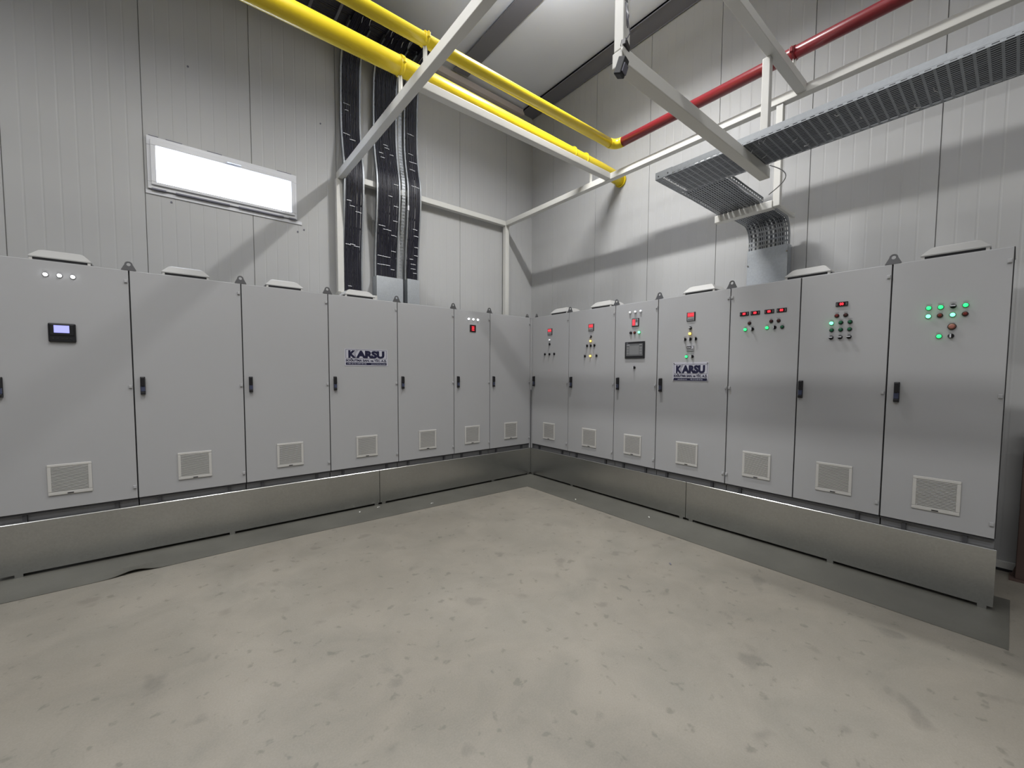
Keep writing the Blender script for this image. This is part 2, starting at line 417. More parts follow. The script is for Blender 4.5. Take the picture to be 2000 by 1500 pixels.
PM = {k: pilot_mesh(M[k]) for k in ('glass_lit_white', 'lens_white', 'lens_green_lit', 'lens_green_hot', 'lens_green', 'lens_red', 'lens_maroon', 'lens_yellow')}
PM['lens_pale_red'] = pilot_mesh(M['lens_pale_red'], .021)
def button_mesh():
    b = MB(); b.cyl((0, 0, 0), (0, -.008, 0), .0165, M['black'], seg=18); b.cyl((0, -.008, 0), (0, -.018, 0), .012, M['black'], seg=18)
    b.box(-.014, .014, -.001, 0, .022, .031, M['silver'])
    return b.mesh('push_button')
BT = button_mesh()
def selector_mesh(horiz=False):
    b = MB(); b.cyl((0, 0, 0), (0, -.007, 0), .0165, M['black'], seg=18); b.cyl((0, -.007, 0), (0, -.012, 0), .013, M['black'], seg=18)
    R = Matrix.Rotation(PI/2 if horiz else 0, 4, 'Y')
    b.box(-.005, .005, -.030, -.012, -.015, .015, M['black'], .002, M4=R)
    b.box(-.0022, .0022, -.0312, -.030, -.013, .013, M['tie'], M4=R)
    b.box(-.0066, -.005, -.028, -.013, -.013, .013, M['tie'], M4=R)
    b.box(-.014, .014, -.001, 0, .022, .031, M['silver'])
    return b.mesh('selector_switch')
SL = {0: selector_mesh(), 1: selector_mesh(True)}
def ffront(): return Matrix.Rotation(PI/2, 4, 'X')          # text upright on a face looking to -y
def T(x, y, z): return Matrix.Translation((x, y, z)) @ ffront()
def meter_mesh():
    b = MB(); a = .048
    b.box(-a, a, -.006, 0, -a, a, M['black'], .002); b.box(-a+.01, a-.01, -.010, -.006, -a+.004, a-.004, M['silver'], .001)
    b.box(-a+.012, a-.012, -.0115, -.010, -.004, a-.006, M['disp_glow'])
    b.text('8888', M['disp_red'], T(0, -.0118, .010), .026, width=.062)
    b.box(-a+.016, a-.016, -.0112, -.010, -.040, -.010, M['silver'])
    for k in range(4): b.box(-.028+k*.016, -.018+k*.016, -.0122, -.0112, -.034, -.026, M['black'])
    return b.mesh('panel_meter')
MT = meter_mesh()
def relay_mesh():
    b = MB(); a = .05
    b.box(-a, a, -.008, 0, -a, a, M['black'], .003); b.box(-a+.008, a-.008, -.012, -.008, -a+.008, a-.008, M['silver'], .001)
    b.box(-a+.012, .004, -.0135, -.012, -a+.012, a-.012, M['disp_glow']); b.box(-a+.022, -.008, -.0145, -.0135, -a+.02, a-.02, M['disp_red'])
    b.box(.010, .034, -.0135, -.012, .0, .034, M['screen_grey']); b.box(.010, .034, -.0135, -.012, -.034, -.012, M['sign'])
    return b.mesh('power_factor_relay')
def black_meter_mesh():
    b = MB(); a = .05
    b.box(-a, a, -.008, 0, -a, a, M['black'], .003); b.box(-a+.006, a-.006, -.0095, -.008, -a+.006, a-.006, M['disp_dark'])
    for k in range(3): b.text('888', M['disp_red'], T(0, -.0098, .014-k*.022), .020, width=.04)
    return b.mesh('panel_meter')
def ctrl_mesh():
    b = MB(); b.box(-.041, .041, -.010, 0, -.019, .019, M['black'], .004); b.box(-.022, .022, -.0112, -.010, -.013, .013, M['disp_dark'])
    b.text('00', M['disp_red'], T(0, -.0118, -.010), .028, off=.0006, width=.026)
    for sx in (-1, 1): b.box(sx*.028, sx*.036, -.0115, -.010, -.012, .010, M['lug'])
    return b.mesh('temperature_controller')
CT = ctrl_mesh()
def lcd_mesh():
    b = MB(); b.box(-.076, .076, -.018, 0, -.074, .076, M['black'], .008); b.box(-.066, .066, -.022, -.018, -.02, .066, M['black'], .003)
    b.box(-.043, .041, -.0235, -.022, -.0, .058, M['screen_blue']); b.box(-.046, .044, -.0228, -.022, -.004, .062, M['dark'])
    for k in range(5): b.cyl((-.05+k*.025, -.018, -.045), (-.05+k*.025, -.021, -.045), .006, M['dark'], seg=12)
    return b.mesh('control_display')
def hmi_mesh():
    b = MB(); b.box(-.138, .138, -.014, 0, -.101, .101, M['black'], .004); b.box(-.116, .116, -.0155, -.014, -.070, .076, M['screen_grey'])
    b.box(-.072, .066, -.0162, -.0155, -.055, .055, M['screen_mid'])
    for z0 in (-.05, -.018, .014): 
        b.box(-.108, -.080, -.0162, -.0155, z0, z0+.024, M['screen_mid']); b.box(.074, .106, -.0162, -.0155, z0, z0+.024, M['screen_mid'])
    b.box(-.110, -.07, -.0164, -.0155, .058, .067, M['silver']); b.box(.07, .104, -.0164, -.0155, .060, .068, M['silver']); b.box(-.12, -.09, -.0148, -.014, .084, .088, M['silver'])
    return b.mesh('touch_screen')
def sign_mesh(w_, h_, full, order):
    b = MB(); b.box(-w_/2, w_/2, -.003, 0, -h_/2, h_/2, M['sign'], .0008)
    top = h_/2-(.022 if full else .006); H1 = .104
    x0, x1 = -w_/2+.012, w_/2-.012; zt, zb = top, top-H1
    for a in ((x0, x1, zt-.003, zt), (x0, x1, zb, zb+.003), (x0, x0+.003, zb, zt), (x1-.003, x1, zb, zt)): b.box(a[0], a[1], -.0038, -.003, a[2], a[3], M['navy'])
    # heavy extended letters; a folded feather mark between the K and the A
    hz = zb+.014; L_ = w_-.06
    x_l = -L_/2
    b.text('K', M['navy'], T(x_l+L_*.10, -.0042, hz), .106, off=.0068, width=L_*.195)
    b.text('ARSU', M['navy'], T(x_l+L_*.615, -.0042, hz), .106, off=.0068, width=L_*.76)
    def stroke(x0, z0, x1, z1, w):
        vs = [b.bm.verts.new((x, -.0041, z)) for x, z in ((x0, z0), (x0+w, z0), (x1+w, z1), (x1, z1))]
        q = b.bm.faces.new(vs); q.material_index = b.mi(M['navy'])
    for k in range(3):
        o = .010*k; sc_ = L_/.44
        stroke(x_l+(.066+o)*sc_, hz+.040, x_l+(.100+o)*sc_, hz+.086, .0022); stroke(x_l+(.066+o)*sc_, hz+.040, x_l+(.088+o*.3)*sc_, hz+.004, .0022)
    b.text('SOĞUTMA SAN. ve TİC. A.Ş.', M['navy'], T(0, -.0034, zb-.034), .034, off=.0015, width=w_-.022)
    zs = zb-.074; b.box(x0, x1, -.0038, -.003, zs, zs+.028, M['navy'])
    ph, web = '+90 (212) 690 00 06', 'www.karsu.com'
    b.text((ph+'       '+web) if order == 0 else (web+'       '+ph), M['whiteprint'], T(0, -.0042, zs+.0075), .020, width=w_-(.05 if order == 0 else .12))
    if full:
        for sx in (-1, 1):
            for sz in (-1, 1): b.cyl((sx*(w_/2-.012), -.003, sz*(h_/2-.012)), (sx*(w_/2-.012), -.007, sz*(h_/2-.012)), .006, M['lug'], seg=12)
    return b.mesh('company_sign')
def counter_mesh():
    b = MB(); b.box(-.04, .04, -.010, 0, -.03, .03, M['silver'], .002); b.box(-.036, .014, -.0108, -.010, -.002, .022, M['black'])
    b.text('0348', M['tie'], T(-.011, -.011, .003), .018, width=.04); b.box(.018, .036, -.0108, -.010, -.002, .022, M['sign'])
    b.box(-.034, .034, -.0108, -.010, -.018, -.012, M['lug']); b.box(-.04, .04, -.011, -.010, .026, .030, M['sign'])
    return b.mesh('hour_counter')

CAB_D = .50
def cabinet(loc, rotz, width, doors, label, lugs=(), hood=None, depth=CAB_D):
    """local x to the viewer's right, y into the cabinet; origin at front left floor-level of the plinth"""
    t = empty('switch_cabinet', loc, rotz, label, 'cabinet', 'grey switch cabinets of the %s row' % ('left' if rotz == 0 else 'right'))
    b = MB(); z0 = .43
    b.box(.004, width-.004, .022, depth, ZB-.004, ZT, M['cabedge']); b.box(.0, width, .004, depth+.002, ZT, ZT+.004, M['cabedge'])
    b.build('cabinet_body', t)
    b = MB(); b.box(.004, width-.004, .045, depth-.02, .402, ZB-.004, M['plinth'])
    b.build('plinth', t)
    b = MB()
    for x in (.14, width-.14): b.box(x-.012, x+.012, .02, .045, .402, ZB-.006, M['plinthd'])
    b.box(.004, width-.004, .012, .04, ZB-.018, ZB-.006, M['plinthd']); b.build('plinth_bracket', t, label='dark plinth brackets and drip rail')
    b = MB()
    xs = [0]+[d['x1'] for d in doors]
    for k, x in enumerate(xs): b.box(max(.0, x-.012), min(width, x+.012), .015, .0225, ZB, ZT-.003, M['gap_shade'])  # black strips added behind the doors so the gaps look shaded
    b.build('gap_shade_strip', t, label='black rubber strip shading the door gaps')
    for d in doors:
        x0, x1 = d['x0'], d['x1']
        b = MB(); b.box(x0+.0045, x1-.0045, 0, .015, ZB, ZT, M['cab'], .0025); dr = b.build('door', t)
        if d.get('grille') is not None: inst('ventilation_grille', G, dr, (d['grille'], 0, .7375-(-.0) if rotz == 0 else .7375), label='cream plastic ventilation grille')
        if d.get('handle') is not None: inst('swing_handle', H, dr, (d['handle'], 0, 1.486), label='black swing handle')
        hx = x1-.02 if d.get('hinge', 'r') == 'r' else x0+.016
        for z in (.60, 1.478, 2.378): inst('hinge_cap', HG, dr, (hx, 0, z))
        for it in d.get('items', ()):
            k, x, z = it[:3]
            if k == 'sel': inst('selector_switch', SL[it[3] if len(it) > 3 else 0], dr, (x, 0, z), label='black selector switch')
            elif k == 'btn': inst('push_button', BT, dr, (x, 0, z), label='black push button')
            elif k in PM:
                nm = {'glass_lit_white': 'lit white', 'lens_white': 'white', 'lens_green_lit': 'lit green', 'lens_green_hot': 'brightly lit green', 'lens_green': 'unlit green',
                      'lens_red': 'unlit red', 'lens_maroon': 'dark maroon', 'lens_yellow': 'lit yellow', 'lens_pale_red': 'large pale red'}[k]
                inst('pilot_lamp', PM[k], dr, (x, 0, z), label=nm+' pilot lamp')
            else:
                nm, me, lb = k; inst(nm, me, dr, (x, 0, z), label=lb)
    for x in lugs: inst('lifting_eye', LG, t, (x, .02, ZT+.005), label='dark zinc lifting eye')
    if hood is not None: inst('roof_vent_hood', HD, t, (hood, .235, ZT+.004), label='white roof vent hood')
    return t
MTR = ('panel_meter', MT, 'square meter with red lit digits'); CTR = ('temperature_controller', CT, 'black controller with red digits')
# left bank: cabinets run towards -x, local x = world x - left edge
left = [(-5.4, 'leftmost tall grey cabinet with black lit display and three white lamps', dict(items=[
            ('glass_lit_white', .322, 2.364), ('glass_lit_white', .397, 2.366), ('glass_lit_white', .470, 2.366), (('control_display', lcd_mesh(), 'black display with blue lit screen'), .397, 1.914)]), .397, .797),
        (-4.6, 'blank grey cabinet second from the left, its grille catching light', {}, .385, .795),
        (-3.8, 'blank grey cabinet just left of the cabinet with the company sign, below the cables', {}, .395, .795),
        (-3.0, 'grey cabinet with the company sign on its door in left row', dict(items=[(('company_sign', sign_mesh(.50, .195, False, 0), 'white and navy company sign'), .418, 1.783)]), .375, .795),
        (-2.2, 'blank grey cabinet between the sign cabinet and the narrow lamp cabinet, left row', {}, None, .795),
        (-1.4, 'narrow grey cabinet with three white lamps over a small red display', dict(items=[
            ('glass_lit_white', .229, 2.357), ('glass_lit_white', .305, 2.357), ('glass_lit_white', .380, 2.357), (('panel_meter', black_meter_mesh(), 'black meter with red digits'), .301, 2.231)]), None, .595),
        (-.8, 'blank grey cabinet ending the left row in the corner', {}, None, None)]
for x, lab, d, hd, lg in left:
    wdt = {-1.4: .6}.get(x, .8)
    if x == -.8: wdt = .775
    gx = {-5.4: .3975, -4.6: .40, -3.8: .3975, -3.0: .408, -2.2: .399, -1.4: .2925, -.8: .388}[x]
    dd = dict(x0=0, x1=wdt, grille=gx, handle=.06, **d)
    lugs = [] if lg is None else [wdt]
    cabinet((x, 0, 0), 0, wdt, [dd], lab, lugs, hd)
def R_(y): return -y                                        # distance from the corner along the right bank
def items(base, lst): return [(k, -yy-base, z, *rest) for k, yy, z, *rest in lst]
c1 = items(0, [(MTR, -.416, 2.228), ('lens_white', -.413, 2.107), ('sel', -.413, 2.045), ('sel', -.314, 1.896), ('sel', -.412, 1.896), ('sel', -.512, 1.896)])
c2 = items(.8, [(MTR, -1.208, 2.228), ('sel', -1.205, 2.107, 1), ('lens_yellow', -1.205, 2.048), ('sel', -1.142, 1.986), ('sel', -1.205, 1.986), ('sel', -1.268, 1.986), ('sel', -1.106, 1.848), ('lens_yellow', -1.205, 1.848), ('sel', -1.306, 1.848)])
c3 = items(1.6, [('lens_white', -1.821, 2.36), ('lens_white', -1.895, 2.36), ('lens_white', -1.97, 2.36), (('power_factor_relay', relay_mesh(), 'square relay with red lit field'), -1.898, 2.233),
                 ('btn', -1.836, 2.111), ('lens_red', -1.89, 2.111), ('lens_green_hot', -1.955, 2.111), (('touch_screen', hmi_mesh(), 'dark grey touch screen'), -1.898, 1.900), ('sel', -1.896, 1.688)])
c4 = items(2.2, [(MTR, -2.595, 2.232), ('sel', -2.592, 2.110, 1), ('lens_yellow', -2.590, 2.050), ('sel', -2.534, 1.992), ('sel', -2.593, 1.992), ('sel', -2.653, 1.992), (('hour_counter', counter_mesh(), 'small hour counter'), -2.596, 1.892),
                 ('lens_green_lit', -2.557, 1.804), ('sel', -2.621, 1.804), (('company_sign', sign_mesh(.40, .205, True, 1), 'white and navy company sign'), -2.601, 1.640)])
c5 = items(3.0, [(CTR, -3.135, 2.204), (CTR, -3.233, 2.204), (CTR, -3.354, 2.204), (CTR, -3.456, 2.205), ('lens_maroon', -3.184, 2.110), ('lens_green_lit', -3.149, 2.051), ('sel', -3.211, 2.051),
                 ('lens_maroon', -3.373, 2.111), ('lens_maroon', -3.434, 2.111), ('lens_green_lit', -3.340, 2.053), ('sel', -3.402, 2.052), ('lens_green', -3.465, 2.051)])
c6 = items(3.0, [(CTR, -3.896, 2.205), ('lens_red', -3.866, 2.111), ('lens_maroon', -3.925, 2.111), ('lens_green_hot', -3.832, 2.052), ('lens_green', -3.895, 2.052), ('lens_green', -3.956, 2.052),
                 ('lens_green', -3.835, 1.993), ('lens_green', -3.896, 1.993), ('lens_green', -3.955, 1.993), ('sel', -3.834, 1.931, 1), ('sel', -3.895, 1.931, 1), ('sel', -3.954, 1.931, 1)])
c7 = items(4.2, [('lens_green_lit', -4.411, 2.111), ('lens_green_lit', -4.472, 2.111), ('sel', -4.534, 2.111, 1), ('lens_green_lit', -4.594, 2.111), ('lens_green_hot', -4.411, 2.051), ('lens_red', -4.471, 2.051), ('lens_green_hot', -4.534, 2.050),
                 ('lens_red', -4.594, 2.050), ('lens_pale_red', -4.534, 1.966), ('lens_green_lit', -4.472, 1.901), ('sel', -4.532, 1.900)])
RZ = -PI/2
cabinet((0, -.025, 0), RZ, .775, [dict(x0=0, x1=.775, grille=.39, handle=.05, items=[(i[0], i[1]-.025, *i[2:]) for i in c1])], 'grey cabinet at corner end of right row, one small red meter', [.775], .50)
cabinet((0, -.8, 0), RZ, .8, [dict(x0=0, x1=.8, grille=.40, handle=.06, items=c2)], 'grey cabinet with a red meter and two lit yellow lamps', [.8], .505)
cabinet((0, -1.6, 0), RZ, .6, [dict(x0=0, x1=.6, grille=.29, handle=.06, items=c3)], 'narrow grey cabinet with dark touch screen and three white lamps', [.6], None)
cabinet((0, -2.2, 0), RZ, .8, [dict(x0=0, x1=.8, grille=.387, handle=.055, items=c4)], 'grey cabinet in right row bearing the company sign below its switches', [.8], .435)
cabinet((0, -3.0, 0), RZ, 1.2, [dict(x0=0, x1=.6, grille=.29, hinge='l', items=c5), dict(x0=.6, x1=1.2, grille=.895-.0, handle=.63, items=c6)],
        'wide grey two-door cabinet with five black controllers with red digits', [1.2], .62)
cabinet((0, -4.2, 0), RZ, .6, [dict(x0=0, x1=.6, grille=.305, handle=.062, items=c7)], 'grey cabinet at the right end of the row with many green lamps', [], .317)
# corner filler post
b = MB(); b.box(-.026, .012, -.004, .5, ZT-.002, ZT+.006, M['cabedge']); b.box(-.020, .02, .0, .03, .43, ZT, M['cabedge'], .002); b.box(-.002, .02, -.022, .0, .43, ZT, M['cabedge'], .002)
b.box(-.012, -.002, -.012, .0, .43, 1.35, M['lug'])
b.build('corner_post', label='thin grey post closing the corner between the two cabinet rows', cat='post')
for k, (x, y, rz) in enumerate(((-.075, .02, 0), (.02, -.095, PI/2))):
    o = bpy.data.objects.new('lifting_eye', LG); col.objects.link(o); o.location = (x, y, ZT+.006); o.rotation_euler.z = rz; o.scale = (.7, .7, .7)
    tag(o, ('small lifting eye on the last cabinet of the left row beside the corner', 'small lifting eye on first cabinet of right row beside the corner')[k], 'lifting eye', 'small lifting eyes at the corner')

# steel base frames behind the skirts, carrying the cabinets
b = MB()
for y in (.10, .42): b.box(-5.38, -.05, y-.03, y+.03, .32, .40, M['plinth'])
for x in (-5.3, -4.0, -2.7, -1.4, -.2):
    for y in (.10, .42): b.box(x-.03, x+.03, y-.03, y+.03, 0, .32, M['plinth'])
b.build('base_frame', label='steel base frame hidden behind the skirt panels of the left row', cat='frame')
b = MB()
for x in (.10, .42): b.box(x-.03, x+.03, -4.78, -.05, .32, .40, M['plinth'])
for y in (-4.7, -3.4, -2.1, -.8, -.2):
    for x in (.10, .42): b.box(x-.03, x+.03, y-.03, y+.03, 0, .32, M['plinth'])
b.build('base_frame', label='steel base frame hidden behind the skirt panels of the right row', cat='frame')

# galvanised skirt panels standing on small feet
def skirt(s0, s1, right, label, feet):
    b = MB(); L_ = s1-s0; seg = 60
    vs = []
    for i in range(seg+1):
        s = L_*i/seg; w = .0010*math.sin(s*3.1+s0)+.0004*math.sin(s*9.)
        vs.append([b.bm.verts.new((s, d+(w*(1-abs(z-.22)/.25) if 0 < z < .42 else 0), z)) for z, d in [(.030, 0), (.12, 0), (.22, 0), (.33, 0), (.425, 0), (.430, .005), (.428, .040)]])
    i_ = b.mi(M['galv'])
    for i in range(seg):
        for j in range(6):
            q = b.bm.faces.new((vs[i][j], vs[i+1][j], vs[i+1][j+1], vs[i][j+1])); q.material_index = i_; q.smooth = False
    b.box(0, .0015, .001, .040, .03, .428, M['galv']); b.box(L_-.0015, L_, .001, .040, .03, .428, M['galv']); b.box(0, L_, .001, .04, .030, .0315, M['galv'])
    t = b.build('skirt_panel', label=label, cat='panel', group='galvanised skirt panels')
    for s in feet:
        fb = MB(); fb.box(s-s0-.022, s-s0+.022, .002, .035, 0, .0295, M['galv']); fb.build('foot', t)
    t.location = (0, -s0, 0) if right else (s0, 0, 0)
    t.rotation_euler.z = RZ if right else 0
    t.location = (-.012, -s0, 0) if right else (s0, -.012, 0)
skirt(-5.4, -2.452, False, 'long galvanised skirt panel under the left row, left of the joint', [-5.3, -3.93, -2.49])
skirt(-2.446, -.015, False, 'galvanised skirt panel under the left row, reaching the corner', [-2.40, -.75, -.06])
skirt(.0, 2.596, True, 'galvanised skirt panel under the right row, reaching the corner', [.06, .9, 2.55])
skirt(2.602, 4.81, True, 'galvanised skirt panel under the right row, at its right end', [2.66, 3.9, 4.76])

# grey mat strip on the floor before both rows, with a small wave in its left edge
b = MB(); th = .004
def strip(n, fn, m):
    rows = [fn(i/n) for i in range(n+1)]; i_ = b.mi(m)
    vs = [[b.bm.verts.new(p) for p in rw] for rw in rows]
    for i in range(n):
        for j in range(len(rows[0])-1):
            q = b.bm.faces.new((vs[i][j], vs[i+1][j], vs[i+1][j+1], vs[i][j+1])); q.material_index = i_; q.smooth = False
def lf(t):
    x = -7.0+t*(7.0-.505); w = .028*math.exp(-((x+4.61)/.10)**2)
    e = -.475+(-.028)*max(0, (x+2.2)/1.7)+(.030 if x > -4.3 else .03)*math.exp(-((x+3.6)/.9)**2)
    return [(x, .30, th), (x, -.30, th), (x, e+.06, th+w*.5), (x, e+w*.5, th+w), (x, e+w*.5, w), (x, e+.05, w*.4)]
strip(160, lf, M['mat'])
def rf_(t):
    y = -.505-t*(4.885-.505); e = -.503-.042*t
    return [(.30, y, th), (-.2, y, th), (e, y, th), (e, y, 0), (e+.05, y, 0)]
strip(40, rf_, M['mat'])
b.quad([(-.505, -.505, th), (.3, -.505, th), (.3, .3, th), (-.505, .3, th)], M['mat']); b.quad([(-.545, -4.885, 0), (.30, -4.885, 0), (.30, -4.885, th), (-.545, -4.885, th)], M['mat'])
b.build('floor_mat', label='thin grey L-shaped mat along the foot of both cabinet rows', cat='mat')
for k, (x, y, a, lab) in enumerate(((-2.50, -.10, .4, 'white paper scrap on the mat below the left skirt joint'), (-2.73, -.13, 1.2, 'tiny white scrap on the mat left of the skirt joint'),
        (-1.93, -.36, .2, 'white scrap on the mat edge before the left row'), (-.25, -2.3, .8, 'white scrap on the mat before the right row'), (-1.10, -3.05, .8, 'small dark chip on the concrete before the right row'), (-.42, -1.35, .8, 'tiny pale scrap on the mat of the right row nearer the corner'))):
    b = MB(); m = M['scrap'] if k != 4 else M['rubbergrey']; s = .018
    b.sweep([(-s, 0, .002), (-s*.3, .003, .006), (s*.4, -.002, .004), (s, .002, .002)], [(-.006, 0), (.007, 0), (.006, .0012), (-.006, .0012)], m)
    b.build('floor_scrap', loc=(x, y, th if k != 4 else 0), rotz=a, label=lab, cat='scrap', group='scraps on the floor')

# ---------------------------------------------------------------- white steel pipe frame (one welded frame)
fr = empty('support_frame', (.30, 1.05, 0), 0, 'white welded square-tube frame carrying the pipes and cable trays above the cabinets', 'frame')
def fbox(name, x0, x1, y0, y1, z0, z1, lab=None):
    b = MB(); ox, oy = .30, 1.05
    b.box(x0-ox, x1-ox, y0-oy, y1-oy, z0, z1, M['frame'], .005); return b.build(name, fr, label=lab)
fbox('post', .26, .34, 1.01, 1.09, 0, 4.299)
fbox('post', -2.60, -2.52, 1.01, 1.09, 0, 4.199)
fbox('beam', .26, .34, -9.0, 1.009, 4.22, 4.30)
fbox('beam', -2.58, -2.50, -9.0, 1.09, 4.20, 4.30)
fbox('beam', -2.499, .259, 1.01, 1.09, 4.22, 4.30)
fbox('beam', -2.499, .259, -1.275, -1.195, 4.225, 4.305)
fbox('beam', -2.499, .259, -3.50, -3.42, 4.23, 4.31)
fbox('hanger', -.465, -.405, -3.45, -3.39, 3.341, 4.229)
fbox('hanger', -2.42, -2.36, -3.45, -3.39, 3.341, 4.229)
fbox('tray_arm', -2.42, -.405, -3.46, -3.38, 3.26, 3.34)
fbox('hanger', .27, .33, -3.31, -3.25, 3.26, 4.219)
fbox('tray_arm', .26, .34, -3.249, -2.69, 3.25, 3.325)
fbox('tray_arm', .345, .80, -3.285, -3.255, 3.27, 3.31)
# pipe stubs
def stub(x, y, z0, z1):
    b = MB(); ox, oy = .30, 1.05
    b.box(x-.02-ox, x+.02-ox, y-.004-oy, y+.004-oy, z0, z1, M['frame']); b.box(x-.004-ox, x+.004-ox, y-.02-oy, y+.02-oy, z0, z1, M['frame'])
    b.build('pipe_stub', fr)
stub(-2.54, -.92, 4.30, 4.49); stub(-2.54, -1.44, 4.30, 4.46); stub(.30, -.90, 4.30, 4.46); stub(.125, -3.43, 4.31, 4.485)
# white channel at the foot of the left cable ladder
b = MB(); b.box(-2.60, -2.08, .97, 1.00, 2.62, 2.70, M['frame'], .004); b.box(-2.60, -2.57, .97, 1.14, 2.62, 2.70, M['frame'], .004); b.box(-2.10, -2.08, 1.0, 1.14, 2.62, 2.70, M['frame'])
b.build('cable_channel', label='short white channel at the foot of the leftmost cable run', cat='channel')

# ---------------------------------------------------------------- pipes
def clamp(parent, x, y, z, rad, axis, m):
    b = MB(); d = Vector((1, 0, 0)) if axis == 'x' else Vector((0, 1, 0)); p = Vector((x, y, z))
    b.cyl(p-d*.018, p+d*.018, rad+.006, m, seg=28)
    sd = Vector((0, 1, 0)) if axis == 'x' else Vector((1, 0, 0))
    for s in (-1, 1):
        q = p+sd*s*(rad+.014); b.box(q.x-.012, q.x+.012, q.y-.012, q.y+.012, z-.02, z+.02, m, .002)
        b.cyl((q.x, q.y, z-.03), (q.x, q.y, z+.03), .005, m, seg=8)
    b.build('pipe_clamp', parent)
bp = empty('gas_pipe', (-2.54, -.92, 4.59), 0, 'thick yellow pipe running above the frame into the right wall', 'pipe')
def rel(o, pts): return [Vector(p)-o.location for p in pts]
b = MB(); b.tube(rel(bp, [(-11, -.93, 4.545), (-2.54, -.92, 4.585), (.55, -.90, 4.565), (.80, -.90, 4.555), (.999, -.90, 4.54)]), .086, M['yellow'], 32); b.build('pipe_run', bp)
for x in (-.10, .14):
    b = MB(); b.cyl(Vector((x-.004, -.915, 4.575))-bp.location, Vector((x+.004, -.915, 4.575))-bp.location, .0875, M['yellow'], seg=32); b.build('weld_seam', bp)
b = MB(); b.cyl(Vector((.965, -.90, 4.54))-bp.location, Vector((.998, -.90, 4.54))-bp.location, .096, M['yellow'], seg=32); b.build('wall_flange', bp)
bp_l = bp.location.copy(); clamp(bp, 0, 0, -.005, .088, 'x', M['yellow']); 
PX_, PY_, PZ_ = .125, -1.44, 4.535
sp = empty('gas_pipe', (PX_, PY_, PZ_), 0, 'thinner yellow pipe turning the corner and becoming dark red along the right wall', 'pipe')
R1 = .11; arc = [(PX_-R1+R1*math.sin(a), PY_-R1+R1*math.cos(a), PZ_) for a in [PI/2*k/10 for k in range(11)]]
b = MB(); b.tube(rel(sp, [(-11, PY_, 4.47), (-2.54, PY_, 4.515), (PX_-R1, PY_, PZ_)]), .055, M['yellow'], 28); b.build('pipe_run', sp)
b = MB(); b.tube(rel(sp, arc+[(PX_, PY_-R1-.02, PZ_)]), .058, M['yellow'], 28); b.build('elbow', sp)
b = MB(); b.tube(rel(sp, [(PX_, PY_-R1-.021, PZ_), (PX_, -5, 4.53), (PX_, -9, 4.53)]), .055, M['red'], 28); b.build('pipe_run', sp, label='dark red pipe run')
clamp(sp, -2.54-PX_, 0, -.012, .055, 'x', M['yellow']); clamp(sp, 0, -3.43-PY_, -.002, .055, 'y', M['red'])

# ---------------------------------------------------------------- perforated cable trays
def perforated(b, nu, nv, cell, pt, m, nrm):
    """nu rows x nv columns of slotted cells; pt(u, v) maps to 3D. slot sits in the middle of each cell"""
    (cu, su), (cv, sv) = cell                      # pitch, slot size
    us, vs_ = [0], [0]
    for i in range(nu): a = i*cu+(cu-su)/2; us += [a, a+su]
    us.append(nu*cu)
    for j in range(nv): a = j*cv+(cv-sv)/2; vs_ += [a, a+sv]
    vs_.append(nv*cv); i_ = b.mi(m)
    grid = [[b.bm.verts.new(pt(x, y)) for y in vs_] for x in us]
    for i in range(len(us)-1):
        for j in range(len(vs_)-1):
            if i % 2 == 1 and j % 2 == 1: continue
            q = b.bm.faces.new((grid[i][j], grid[i+1][j], grid[i+1][j+1], grid[i][j+1])); q.material_index = i_
    return nu*cu, nv*cv
SLOT = ((.050, .038), (.0225, .0095)); TZ = 3.342; W0, W1 = -.94, -.49
# main tray along y
tr = empty('cable_tray', (W0, -2.72, TZ), 0, 'long perforated galvanised cable tray over the right row', 'cable tray')
b = MB(); L_, W_ = perforated(b, 90, 20, SLOT, lambda a, c: (c, -a, 0), M['tray'], 1)
b.build('tray_base', tr)
for x, s0 in ((0, 0), (W_, .45)):
    b = MB(); perforated(b, int((L_-s0)/.05), 1, ((.050, .028), (.018, .006)), lambda a, c, x=x, s0=s0: (x, -a-s0, c), M['tray'], 1); b.box(x-.0006, x+.0006, -L_, -s0, .018, .058, M['tray'])
    xx = .012 if x == 0 else -.012; b.box(x, x+xx, -L_, -s0, .057, .059, M['tray']); b.build('side_rail', tr)
b = MB(); b.box(0, .45, 0, .0015, 0, .058, M['tray']); b.box(-.002, 0, -.16, .0, .002, .062, M['tray'])
for yy in (-.03, -.12): b.cyl((-.002, yy, .025), (-.007, yy, .025), .006, M['lug'], seg=8)
b.build('end_plate', tr)
# cross tray towards the wall
ct = empty('cable_tray', (W1+.001, -2.72, TZ), 0, 'short perforated galvanised tray branching from the long tray to the wall', 'cable tray')
b = MB(); L2, W2 = perforated(b, 16, 19, SLOT, lambda a, c: (a, -c-.002, -.02*max(0, a-.2)), M['tray'], 1); b.build('tray_base', ct)
for y in (0, -W2-.004):
    b = MB(); perforated(b, 16, 1, ((.050, .028), (.058, .010)), lambda a, c, y=y: (a, y, c*.98-.02*max(0, a-.2)), M['tray'], 1)
    b.box(0, .79, y-.006, y+.006, .044, .046, M['tray']); b.build('side_rail', ct)
